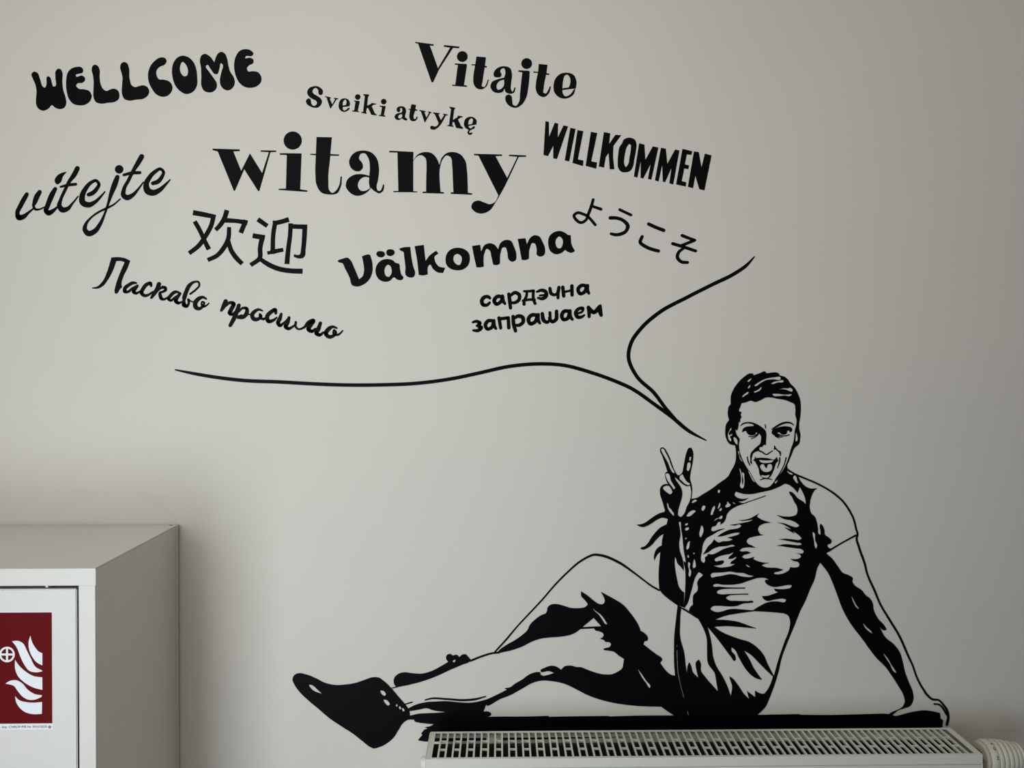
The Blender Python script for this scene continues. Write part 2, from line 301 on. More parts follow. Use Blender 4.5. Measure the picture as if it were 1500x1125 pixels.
# outlines of the cut vinyl: T thing, W/V window (x y scale), p part, b smooth outline, g straight outline,
# s ribbon (x,y,width), o disc; a trailing c marks a sharp corner, / separates holes
DATA = """
T welcome
W 30 60 7.5
p letter
b 122,365 150,338 185,350 215,420 250,505 265,515 280,500 288,440 290,400 305,388 325,400 345,460 365,502 378,500 385,400 388,335 410,308 440,310 458,340 460,440 470,540 495,620 503,690 480,735 430,748 380,732 345,705 310,742 250,766 200,745 175,700 172,640 178,560 165,480 140,420
p letter
b 505,420 520,350 560,305 620,286 670,290 690,325 680,350 640,360 608,375 612,390 680,382 708,405 705,440 680,460 625,468 612,490 640,525 700,532 755,550 783,600 765,660 710,700 650,708 580,690 535,640 510,560 502,480
p letter
b 783,310 795,275 820,262 850,275 868,310 870,400 880,470 910,530 945,550 985,535 1030,525 1070,545 1087,590 1078,640 1040,668 960,680 880,688 830,672 805,620 803,540 805,440 795,370
p letter
b 1096,290 1108,250 1138,232 1170,245 1190,290 1200,420 1225,490 1260,508 1300,498 1350,488 1395,508 1415,555 1395,605 1350,635 1270,645 1190,655 1140,635 1118,585 1118,480 1122,400 1108,340
W 210 50 7.5
p letter
b 52,450 70,370 120,300 190,258 240,265 256,298 235,335 180,360 148,395 145,450 170,495 230,502 290,525 320,580 305,640 260,680 205,688 140,660 95,600 62,530
p letter
b 315,400 335,310 380,255 430,238 490,252 545,300 580,380 592,480 590,560 560,620 510,652 470,658 410,630 355,570 325,490 / 405,350 430,305 460,325 485,370 492,420 475,460 450,465 420,440 403,400
p letter
b 625,270 640,235 680,218 730,245 780,310c 800,250 825,210 855,196 895,215 920,270 935,350 955,415 990,470 1005,525 985,585 935,618 885,605 850,560 842,500 855,430 868,330 855,320 835,380 810,440 790,440 740,385 700,338 688,350 720,410 770,480 808,550 800,600 760,635 715,640 665,620 640,570 638,470 635,380
p letter
b 998,330 1015,250 1060,185 1120,166 1180,180 1210,215 1195,238 1125,245 1118,262 1180,262 1210,285 1205,320 1160,345 1138,375 1150,408 1210,408 1260,420 1295,470 1290,530 1250,570 1180,590 1120,582 1060,540 1020,470 1002,400
T czech
W 10 210 5.769
p letter
s 170,430,30 150,465,36 115,530,36 90,590,34 103,627,44 140,620,38 180,588,20 215,560,12 228,550,8
s 278,412,34 255,450,42 236,500,34 226,530,20 240,556,18 275,558,12 315,540,8
p letter
s 410,385,30 385,430,40 348,520,38 333,570,38 352,588,42 388,572,30 430,535,10
b 405,320 430,270 470,248 508,240c 475,280 455,330 425,347
p letter
s 597,212,38 570,265,38 530,320,28 490,400,24 455,480,26 445,530,38 470,562,44 510,555,34 555,508,16 603,448,8
s 455,368,14 520,352,22 583,346,22
p letter
s 692,434,30 725,420,34 760,385,30 779,345,24 755,315,22 715,330,26 665,385,36 637,450,44 642,500,48 690,520,44 740,500,30 790,455,18 830,408,8
p letter
o 950,220,36
s 935,285,34 915,340,44 885,420,34 860,500,20 830,590,16 790,680,28 740,745,40 690,762,44 660,730,36 670,680,24 710,630,14 770,585,14 840,550,16 900,520,12 960,470,8
p letter
s 1140,112,40 1110,165,38 1070,230,28 1030,310,26 990,390,30 988,440,40 1015,458,44 1060,440,32 1110,388,16 1155,328,8
s 990,267,20 1060,250,24 1125,248,24
p letter
s 1235,338,30 1275,325,34 1310,285,28 1324,240,22 1300,217,22 1255,238,28 1205,290,36 1178,350,44 1192,402,54 1235,418,48 1290,395,36 1340,350,20 1380,308,8
T slovak
W 590 40 5.357
p letter
g 98,115 242,134 241,147 212,142 276,322 372,160 322,152 324,140 444,152 440,165 395,161 285,330 238,432 225,430 120,128 98,124
p letter
o 467,230,42
g 409,284 500,288 503,300 480,454 504,458 503,468 388,459 388,450 412,452 432,296 408,293
p letter
b 578,230c 652,236c 645,303c 660,306c 658,316c 643,314c 625,430 622,465 640,468 655,445 668,410c 675,413c 655,465 620,487 580,478 555,440 553,400 567,300c 540,298c 540,290c 569,291c
p letter
b 712,370 722,340 760,312 805,307 842,322 856,365 850,440 850,490 860,506 877,470c 886,475c 870,515 840,522 805,505 798,480c 785,505 745,516 705,500 688,465 700,430 740,410 796,395c 805,350 795,322 770,330 765,350 775,370 765,390 740,393 720,388 / 795,410c 755,425 735,460 745,490 770,485 792,460
p letter
o 972,285,42
b 908,338c 990,342c 996,350c 985,470 965,560 930,610 885,632 835,615 805,570 808,540 830,528 852,540 858,570 865,608 885,618 910,590 920,520 930,420 938,354c 906,348c
p letter
b 1067,288c 1135,295c 1127,360c 1150,365c 1148,374c 1124,372c 1105,480 1105,515 1122,520 1140,495 1155,463c 1163,465c 1145,520 1110,547 1070,535 1044,490 1045,440 1060,358c 1024,356c 1026,347c 1062,350c
p letter
b 1183,460 1200,400 1240,365 1290,357 1340,375 1362,425 1358,480c 1252,492c 1255,520 1275,542 1310,530 1345,484c 1354,485c 1340,525 1310,550 1268,560 1220,545 1190,510 / 1275,376 1258,420 1252,480c 1303,472c 1315,430 1308,388 1290,372
T lithuanian
W 440 110 10.714
p letter
b 355,270 340,305 305,312 285,290 280,240 260,210 235,202 205,220 190,260 210,295 260,325 310,360 340,410 320,470 270,510 215,512 150,490 100,450 88,405 110,375 150,370 165,400 175,455 210,485 245,470 262,435 245,405 200,380 140,340 112,300 110,250 140,205 200,178 260,175 315,200 345,230
p letter
g 388,330 480,352 478,368 458,366 500,460 545,378 524,370 526,358 596,366 590,382 570,380 480,520 466,520 410,350 388,342
p letter
b 605,450 630,390 690,365 750,385 778,440 770,490c 665,500c 668,540 690,558 720,545 755,515 775,520 740,560 690,578 640,562 605,515 / 705,385 675,410 662,480c 715,470c 725,420 715,392
p letter
o 900,345,43
g 845,400 930,408 930,422 900,565 922,570 920,582 815,572 815,558 845,555 865,420 843,412
p letter
g 990,298 1078,305 1078,320 1060,345 1048,480 1105,455 1115,438 1188,448 1186,462 1150,465 1120,490 1165,595 1200,625 1195,634 1110,622 1105,605 1062,515 1042,522 1030,580 1040,598 1035,608 958,594 958,580 985,578 1012,330 988,312
p letter
o 1308,417,43
g 1246,480 1338,488 1336,502 1310,630 1335,640 1330,655 1228,640 1230,626 1260,628 1282,505 1244,494
W 570 120 10.714
p letter
b 118,430 135,398 190,383 245,400 265,450 255,560 285,585 282,598 240,600 222,588 205,575 160,597 110,590 85,550 105,510 150,490 195,480 205,430 190,408 170,420 175,450 150,475 125,462 / 200,510 155,520 140,555 165,575 200,555
p letter
b 350,350c 422,362c 412,425c 442,440c 440,455c 408,450c 385,560 395,585 420,575 430,545 445,550 430,595 380,618 340,605 318,560 320,500 330,440c 302,435c 305,424c 335,425c
p letter
g 474,440 575,460 572,472 552,474 585,560 625,485 610,475 612,465 664,474 660,490 645,492 565,632 555,632 500,465 474,450
p letter
b 690,478c 795,492c 792,505c 772,508c 812,600c 865,520c 846,512c 848,498c 920,512c 918,525c 890,528c 800,680 750,730 700,750 650,735 645,705 670,688 710,702 750,690 778,650c 715,505c 690,492c
p letter
g 945,390 1035,405 1035,420 1020,440 1000,600 1070,555 1078,530 1155,542 1150,556 1118,562 1080,590 1125,690 1160,722 1155,738 1052,722 1020,635 998,622 990,680 1010,692 1006,706 914,692 914,680 940,676 972,425 945,402
p letter
b 1175,640 1205,575 1270,548 1330,560 1372,610 1368,670c 1245,690c 1255,720 1285,730 1320,700 1345,700 1340,725 1290,752 1260,775 1260,800 1290,795 1308,800 1285,828 1250,828 1228,790 1245,755 1200,725 1178,690 / 1290,570 1255,600 1240,672c 1300,662c 1315,615 1308,578
T german
W 785 165 10.714
p letter
g 150,135 203,148 205,380 295,160 348,172 342,392 433,200 504,218 330,728 272,718 272,520 190,682 118,665
p letter
g 540,240 622,256 522,766 452,750
p letter
g 652,275 744,292 658,735 744,752 738,838 574,790
p letter
g 862,302 962,322 868,765 958,785 946,880 780,835
p letter
g 1066,306 1166,325 1148,490 1248,348 1338,355 1215,525 1210,700 1230,888 1158,890 1140,635 1095,700 1068,862 986,846
W 910 185 10.714
p letter
b -30,330 10,270 40,210 100,182 160,185 215,215 238,280 230,380 205,520 180,640 140,700 70,722 0,712 -45,660 -55,560 -45,420 / 130,280 90,320 65,400 48,500 45,590 70,640 105,600 130,480 150,340 148,290
p letter
g 280,268 362,288 378,525 495,316 582,335 472,838 418,825 460,595 345,820 303,810 306,545 252,805 198,790
p letter
g 622,338 698,352 722,588 845,364 912,380 815,912 754,895 788,652 688,878 652,868 642,605 585,866 528,850
p letter
g 960,355 1112,392 1100,450 1028,440 998,598 1062,615 1052,672 988,662 948,862 1020,880 1010,945 860,912
p letter
g 1140,396 1215,405 1258,645 1312,430 1416,458 1305,1006 1225,988 1162,775 1125,972 1045,950
T polish
W 305 180 6.25
p letter
g 40,236 288,244 290,258 230,262 302,440 382,280 494,460 556,268 480,264 482,252 624,254 622,266 570,268 468,625 458,625 330,425 245,622 234,620 88,262 42,250
p letter
o 774,162,83
g 658,278 854,280 854,296 842,608 910,620 906,632 645,614 645,604 712,602 720,294 656,292
p letter
b 992,130c 1132,132c 1118,286c 1200,290c 1196,302c 1118,300c 1100,540 1110,620 1135,642 1165,625 1200,570 1212,490c 1224,492c 1215,580 1180,645 1110,656 1040,640 990,560 982,480 985,296c 932,292c 936,284c 986,284c
p letter
b 1290,360 1305,310 1350,268 1420,254 1490,270 1545,330 1562,400 1555,520 1542,590 1552,620 1575,622 1592,592 1600,565c 1612,567c 1602,620 1570,645 1530,630 1488,595c 1470,620 1420,655 1360,668 1300,640 1260,580 1275,520 1340,475 1410,470 1475,485c 1480,400 1465,320 1430,278 1395,285 1380,325 1410,370 1415,410 1390,440 1350,442 1310,415 / 1475,500c 1430,495 1385,525 1370,580 1395,620 1440,622 1482,598c 1472,550
W 540 180 6.25
p letter
b 190,256c 410,266c 408,345c 450,290 510,268 580,280 625,330 648,385c 670,320 720,275 780,268 840,290 885,350 900,440 906,560 908,640c 948,646c 945,658c 750,650c 752,636c 776,636c 770,500 765,400 745,310 715,298 680,330 655,400 652,560 658,632c 690,636c 688,648c 492,642c 496,630c 526,630c 528,480 530,400 518,320 480,295 440,310 408,350c 408,626c 446,628c 444,636c 225,634c 228,624c 272,624c 264,272c 188,270c
p letter
b 965,284c 1222,290c 1220,303c 1160,304c 1268,505c 1362,310c 1284,304c 1284,292c 1442,298c 1440,310c 1374,312c 1205,655 1160,730 1110,800 1040,830 975,815 940,770 955,730 1000,712 1060,730 1110,745 1155,725 1188,665c 1005,300c 965,296c
T chinese
W 265 290 7.5
p character
q 140,162,52 250,182,50 358,204,44c 330,310,46 270,420,46 200,520,46 95,605,42
q 155,262,44 210,360,44 260,470,44 305,560,48
q 505,140,50 475,230,48 430,300,46 385,348,40
q 490,246,48 600,252,42 705,268,48c 660,378,48
q 530,325,40 520,450,46 470,550,48 400,630,44 300,680,42
q 522,480,44 555,580,46 610,660,48 670,720,44
p character
q 850,238,48 945,305,44
q 795,415,50 895,432,52c 870,560,48 868,655,46 770,735,42
q 870,670,40 960,730,48 1080,780,50 1200,800,50 1330,805,52
q 1180,238,50 1100,262,46 1035,275,46c 1015,400,44 1010,590,46c 1120,570,38
q 955,605,34 1020,590,30
q 1205,285,44 1200,400,44 1180,560,46 1165,720,50
q 1205,312,44 1362,318,48c 1355,450,48 1345,560,46 1330,635,50 1290,645,34 1245,632,22
T japanese
W 825 275 7.143
p character
s 313,125,26 295,190,28 265,270,28 230,345,26 185,365,26 135,335,28 112,290,26 150,262,26 205,275,26 250,295,26 290,335,26 335,388,26
s 308,195,26 395,225,28
p character
s 590,230,26 708,285,26
s 492,316,34 560,318,32 630,345,32 675,400,36 655,455,32 600,485,32 550,492,30 500,482,26
p character
s 893,380,32 970,415,32 1050,446,34
s 825,512,30 805,570,32 860,615,32 930,645,32 995,662,32
p character
s 1243,500,30 1320,530,28 1375,550,28c 1230,608,28
s 1145,585,30 1260,620,30 1385,662,28
s 1260,632,24 1205,680,30 1195,730,32 1235,775,30 1300,782,28
T ukrainian
W 130 370 8.333
p letter
b 278,60c 360,56 440,68 508,100c 470,200 425,290 402,400 408,420c 380,450 345,500 325,502 318,485 330,400 370,280 440,118c 390,102 338,105c 300,210 230,340 175,408 110,440 42,438c 42,428c 100,415 170,350 235,210c
p letter
s 580,372,20 540,370,34 490,395,38 445,435,42 440,475,38 480,478,30 530,440,26 590,405,20
s 595,405,30 570,440,36 548,480,38 570,495,34 610,485,22 640,460,14
p letter
s 762,405,28 755,375,36 715,385,40 665,440,42 645,490,42 680,525,36 730,515,26 780,480,18
p letter
s 858,385,50 838,440,48 800,500,44 765,552,26
s 815,485,26 870,440,24 905,415,22
s 895,430,24 930,425,32 940,450,32 900,480,26 870,490,26 875,530,40 885,560,36 920,570,26 965,545,16
p letter
s 1100,485,20 1060,480,34 1000,525,38 975,565,36 1000,585,28 1050,550,24 1110,510,18
s 1115,500,32 1080,550,40 1062,590,42 1090,615,36 1130,605,20 1155,590,12
p letter
s 1165,600,20 1165,560,44 1190,480,46 1230,400,42 1290,358,24 1340,360,20 1350,400,20 1310,450,20 1240,505,20
s 1160,600,40 1165,640,50 1195,655,36 1222,615,26 1215,570,20 1240,590,14 1275,603,12
p letter
s 1435,565,18 1395,545,30 1340,565,46 1300,620,52 1310,670,50 1350,685,38 1395,650,26 1410,610,18 1385,600,16 1378,630,20 1400,658,24 1430,650,18 1468,618,12
W 310 400 7.5
p letter
s 155,310,44 130,370,44 108,410,26
s 155,360,22 200,325,30 240,335,40 215,400,42 200,440,42 225,455,26 250,430,16
p letter
s 300,355,38 285,400,42 250,490,44 205,575,36
s 300,425,16 340,385,22 385,390,32 385,440,42 345,485,36 290,492,22
s 280,480,14 330,465,22
s 405,455,14 432,453,10
p letter
s 560,415,12 520,400,22 475,420,34 445,460,40 465,505,42 510,505,36 545,470,22 530,450,16 535,490,22 575,505,24 600,480,12
p letter
s 705,440,28 700,405,36 650,430,40 610,480,42 625,530,40 675,520,30 715,490,16
p letter
s 765,450,26 750,500,40 730,550,40 750,575,36 790,550,20 840,500,14
s 850,490,30 835,540,42 815,590,42 840,610,34 890,590,22 925,560,16
p letter
s 925,540,24 922,585,22 950,615,18 1010,600,22 1070,540,40 1115,525,46 1085,570,48 1065,620,42 1100,640,34 1140,610,18
s 1195,550,34 1170,620,44 1150,660,42 1185,680,34 1230,650,18
p letter
s 1375,605,16 1335,590,26 1280,620,44 1255,665,42 1290,700,38 1335,690,34 1365,650,22 1345,625,16 1340,665,20 1380,680,22 1410,665,18 1440,632,12
T swedish
W 490 330 8.333
p letter
b 40,438 100,408 165,398 190,420 245,530 300,660c 345,620 360,560 350,450 335,380c 380,362 425,358 450,410 465,500 460,580 425,660 360,720 270,748 220,735 185,640 130,530 90,460 60,455
p letter
b 510,350 525,322 563,316 600,325 617,353 600,382 565,392 528,380
b 631,335 645,302 685,293 720,303 735,333 715,365 680,376 645,365
b 500,550 520,480 580,425 650,412 715,430 745,458 785,470 800,540 815,600 842,640 825,665 770,665 725,635 680,675 620,690 550,665 510,610 / 655,482 620,510 610,570 630,620 660,630 690,600 695,530 680,495
p letter
b 790,285c 850,268 925,265c 940,400 960,500 982,600 965,630 910,635 880,620 865,500 850,380 840,325 800,305
p letter
b 978,255c 1090,240c 1100,340 1112,435c 1160,370 1240,310c 1268,345c 1220,385 1225,430 1270,500 1350,520c 1325,582c 1260,575 1200,530 1165,480 1145,500 1138,600c 1080,612 1028,605c 1010,440
W 660 325 7.5
p letter
b -55,410 -35,340 20,295 80,285 150,300 200,345 212,410 190,480 130,525 70,532 0,515 -45,470 / 75,352 40,370 30,410 55,460 95,475 122,430 118,380
p letter
b 236,265c 325,252c 335,325c 380,250 430,235 480,250 522,300c 550,230 610,198 660,208 695,270 722,360 715,420 675,438 640,415 622,330 600,280 575,282 550,340 542,460c 510,475 468,470c 450,390 425,310 400,296 370,350 362,430 365,492c 330,500 285,500c 255,370
p letter
b 736,188c 822,180c 838,245c 880,170 920,148 970,158 1010,220 1038,300 1030,360 985,382 950,365 945,300 920,235 900,232 870,290 860,405c 830,418 782,418c 765,330 750,250
p letter
b 1072,240 1085,160 1140,112 1210,102 1265,125 1290,145c 1318,145c 1330,250 1366,322c 1330,340 1290,330 1258,308c 1220,340 1150,355 1100,325 / 1195,160 1160,190 1155,250 1180,290 1205,290 1230,250 1228,190
T belarusian
W 685 400 7.143
p letter
s 232,262,28 215,248,32 180,250,36 148,290,38 160,330,36 200,335,32 230,310,24
p letter
s 365,250,36 310,245,36 278,290,38 300,325,34 345,300,34 362,265,30
s 365,240,30 370,290,36 390,320,26
p letter
s 430,220,32 440,290,36 448,365,32
s 440,240,26 500,205,34 540,230,36 535,280,34 480,312,28 445,305,20
p letter
s 590,190,20 640,190,24 690,185,26c 685,230,28 690,282,28 705,318,30
s 620,195,24 615,240,26 590,295,26 590,325,32
s 580,290,26 640,278,24 700,280,26
p letter
s 725,195,20 775,180,32 815,195,36 820,240,38 780,268,32 735,260,20
s 755,235,18 815,228,18
p letter
s 860,160,30 875,215,34 910,228,26 945,205,22
s 955,150,32 945,210,34 945,260,28
p letter
s 995,148,34 1005,240,34
s 1090,135,34 1092,230,32
s 1000,200,22 1090,180,22
p letter
s 1245,135,34 1190,130,34 1155,170,36 1175,215,34 1220,200,34 1240,160,34
s 1255,130,30 1250,180,40 1268,212,26
p letter
s 55,515,22 90,505,30 128,525,34 95,552,20
s 95,552,20 140,570,40 110,600,34 60,600,22
p letter
s 270,500,32 215,500,34 185,545,36 205,585,32 255,565,34 268,520,30
s 275,495,28 275,545,36 295,582,24
p letter
s 328,470,34 345,575,30
s 330,480,32 425,468,32c 430,572,34
p letter
s 475,455,34 480,530,36 500,605,34
s 480,480,24 530,450,36 575,465,38 580,510,36 540,545,32 490,545,24
p letter
s 725,440,36 670,440,36 635,485,38 655,530,36 705,510,36 725,465,34
s 738,435,32 735,490,40 755,525,24
p letter
s 780,425,34 800,500,38 835,515,30 860,480,26 860,415,30
s 855,470,30 885,510,32 920,490,36 930,400,34
p letter
s 1065,400,36 1010,400,36 985,440,38 1000,485,34 1045,475,36 1065,420,34
s 1070,395,32 1070,450,40 1095,485,26
p letter
s 1145,425,20 1200,400,22 1205,370,30 1160,375,32 1130,420,36 1150,460,36 1200,455,26 1220,440,18
p letter
s 1260,360,30 1270,410,36 1270,455,30
s 1262,355,28 1320,410,40 1380,350,34
s 1385,345,32 1385,400,44 1395,440,34
T bubble
W 0 0 1
p outline_stroke
s 257,541.7,1.5 283,547,4 317,552.7,4.6 357,557.3,4.8 410,559.5,4.8 460,562.3,4.8 510,564,4.8 560,563.7,4.8 610,561.5,4.8 666,554,4.8 699,547,4.8 749,536.3,4.8 793,533,4.8 823,534.7,4.8 866,545.7,4.8 899,557.5,4.8 923,568,4.8 959,592.5,4.8 983,610,5 1010,632,4.4 1034,645,1.2
p outline_stroke
s 1105,376,1.2 1093,389,4.2 1076,400.7,4.8 1043,417,4.8 1006,435.7,4.8 966,457.5,5 939.5,480.5,5 924.5,502,5 920.5,522,5 932.5,551,4.8 958,575.5,4.8 975,598,4.6 990,615,4
T figure
V A 1050 530 10.714
V B 1050 620 10.714
V C 920 640 10.714
V D 920 730 10.714
V E 1020 680 10.714
V F 1140 680 10.714
V G 1000 770 10.714
V H 1120 770 10.714
V I 990 860 7.5
V J 980 960 7.5
V K 1180 800 6.818
V L 1200 920 7.5
V M 720 800 9.375
V N 850 850 9.375
V O 850 940 9.375
V P 640 900 6.818
V Q 420 970 7.5
V R 560 940 7.5
V S 1040 840 10.714
V Z 0 0 1
p head
b @A 215,600 218,540 250,450 320,340 420,240 530,180 568,185c 572,212c 680,175 755,150 778,182c 850,170 940,170 975,190 980,212c 1060,235 1110,275 1150,340 1220,410 1270,500 1305,600 1315,700 1308,850 1290,980 1290,1050 1303,1110 @B 1308,170 1305,240 1290,320 1215,390 1175,480 1130,590 1102,660 1112,718c 1085,745c 1085,950c 1070,950 1000,985 870,1040 700,1080 520,1112 420,1108 290,1070c 180,830c 225,740 270,660 295,580 300,500 295,400 283,345c 240,340 190,315 150,250 132,180 @A 130,1080 150,970 190,912c 172,840 172,770 185,705 217,660c / @A 385,650c 450,637 530,610 600,630 680,605 770,560 850,560 950,580 1070,600 1150,630 1215,665 1232,740 1230,830 1250,920 1240,1010 @B 1225,100 1215,200 1200,290 1165,390 1125,530 1085,640 1045,720 1000,790 945,862c 922,868c 905,900 870,950 820,995 760,1010 700,1000 640,960 580,880 530,785 470,700 420,610 380,520 355,440 345,330 350,235 325,205 302,160 290,100c 320,110c @A 340,1000 345,950 368,938c 365,900 385,870 372,830 385,790 350,780c 345,760 365,710 / @A 478,310 500,280 545,260 530,285 490,315 / @A 485,415 500,380 525,362 520,390 495,418 / @A 395,550 420,515 500,475 495,490 440,530 405,552 / @A 580,478 640,440 705,395 690,430 620,475 585,482 / @A 590,378 650,325 780,262 880,245 1000,250 1000,268 880,275 780,285 680,335 600,382 / @A 850,345 880,320 960,300 1045,295 1045,308 950,325 870,348 / @A 975,435 1040,415 1110,415 1150,405 1188,440 1180,468 1140,460 1090,440 1010,430 / @A 870,510 950,502 1060,515 1175,515 1150,535 1060,530 960,538 890,532 / @B 218,72 228,85 200,130 185,165 200,185 238,162 240,180 205,210 225,255 220,285 195,270 172,210 172,160 195,115 / @B 268,218 290,225 325,310 320,338 300,325 / @B 350,700 375,740 392,820 394,920 402,965 412,920 405,770 420,780 430,850 428,960 415,1010 390,1022 365,1000 375,900 370,800 / @B 335,430 348,445 352,500 380,560 405,610 375,582 345,510 / @B 490,745 512,768 560,860 595,925 570,910 530,840 / @B 905,940 930,902 956,890 944,915 915,943 / @B 1245,145 1257,180 1252,280 1240,285 1233,220
p eye
b @B 580,28 640,28 720,75 765,125 775,200 770,270 768,345c 745,336 722,352 712,372c 690,370 665,385 660,400 648,430 600,450 565,480 552,520 542,580 553,640c 530,630 524,570 524,500 532,470 570,420 640,355 680,318 690,270 690,200 665,160c 620,130
b @B 393,140c 410,85 460,55 540,46 640,50 700,110 690,165 645,160 610,138c 608,165 580,185 540,190 500,178 470,150 455,118c 430,125
s @B 372,40,6 400,12,14 470,-8,16 560,2,22 640,45,40
s @B 495,205,7 560,208,9 620,182,14 660,150,18
s @B 540,240,7 600,217,8 645,178,8
p eye
b @B 858,135c 870,105 930,75 1010,52 1100,48 1165,70 1182,105 1160,135 1142,142c 1130,112 1100,122c 1095,160 1060,178 1010,170 975,138c 950,148 955,175 985,195c 940,200 885,175
s @B 860,94,8 930,52,24 1020,5,26 1110,-12,22 1170,2,16 1207,30,6
s @B 870,150,24 915,188,20 985,212,12 1030,215,5
s @B 955,168,12 1010,192,12 1070,198,10 1135,180,12
s @B 915,205,8 975,232,7
p nose
s @B 650,400,20 662,430,18 710,450,14 740,475,14 780,489,12 820,465,12 870,432,8
p nostril
s @B 898,352,7 910,385,18 895,412,7
s @B 910,385,14 950,425,14 988,455,22 995,510,7
p frown_line
s @B 755,18,7 765,72,9
p mouth
b @B 565,580c 588,560 598,515c 610,548c 680,540 780,545 920,555 932,525c 965,590c 930,620 905,690 870,780 830,845 780,866 720,860 680,820 650,700 620,640 585,590 / @B 655,572c 760,582 895,574c 870,605 800,622 720,622 670,597 / @B 675,670 700,643 735,643 757,685 778,702 796,650 845,638 865,670 860,725 800,764 730,755 690,720 / @B 690,817 760,820 825,810 800,850 740,852 700,840
s @B 675,888,6 740,868,12 800,868,12 860,882,7
p face_line
s @B 985,538,12 982,600,14 948,702,5
p face_line
s @B 475,528,10 490,600,12 517,660,7
p face_line
s @B 1085,540,12 1055,650,10 1010,740,10 965,820,12 930,868,14
p raised_arm
b @C 500,215 505,180 530,162 565,175 610,240 650,320 690,430 730,530 790,602 840,570 865,480 890,350 920,230 950,175 985,170 1010,210 1020,330 1002,450 978,570 972,670 988,720 1003,800 1002,880 992,972c @D 985,15c 940,130 890,250 870,310 825,365c 790,370c 812,480 820,560 800,700 810,820 850,940 870,1060 @G 15,705c @D 830,1080 770,1010 755,960 735,905c 728,1000 740,1125 @N 1330,0 1350,80 1400,150 1425,168c 1420,370c 1335,345c 1210,255 1120,175 1085,130c 1075,0 @D 480,1125 490,1000 505,840c 460,880 430,930 413,975c 405,940 415,860 450,790 500,750 525,740c 532,660 555,558c 500,590 430,660 370,730 300,780 230,803 190,788c 200,775 260,750 310,700 360,620 430,530 500,460 605,405c 622,320c 530,303 460,330 370,390 300,430 230,450 170,435 130,410c 180,408 250,388 350,320 440,260 500,230 565,212c 578,190c 560,130 540,60 @C 520,965 508,930 498,860 505,800 540,755 590,738 628,742c 600,690 583,620 580,570 600,548c 617,545c 590,460 560,370 530,290 / @C 515,190 540,180 590,250 640,350 680,460 735,568c 700,560 660,500 620,400 575,320 530,240 / @C 965,315 985,310 985,350 975,375 958,370 958,335 / @C 945,400 970,400 980,430 965,500 945,535 922,525 920,480 / @C 805,625 850,585 880,640 920,700 970,740 955,755 900,740 840,690 805,655 / @C 590,575 625,570 655,610 665,670 702,740 735,808 718,820 688,782 646,728 600,650 / @C 545,792 600,764 635,768 678,822 692,868 660,900 620,880 / @C 730,625c 800,690 870,750 920,772 972,765c 988,850 978,960 955,1030 @D 925,120 870,250 820,290 785,265 785,190 815,80 @C 845,930 848,870 830,800 780,720 740,660 / @D 612,65 630,95 640,140 670,165 690,200 718,235 718,270 660,220 620,150
p shirt
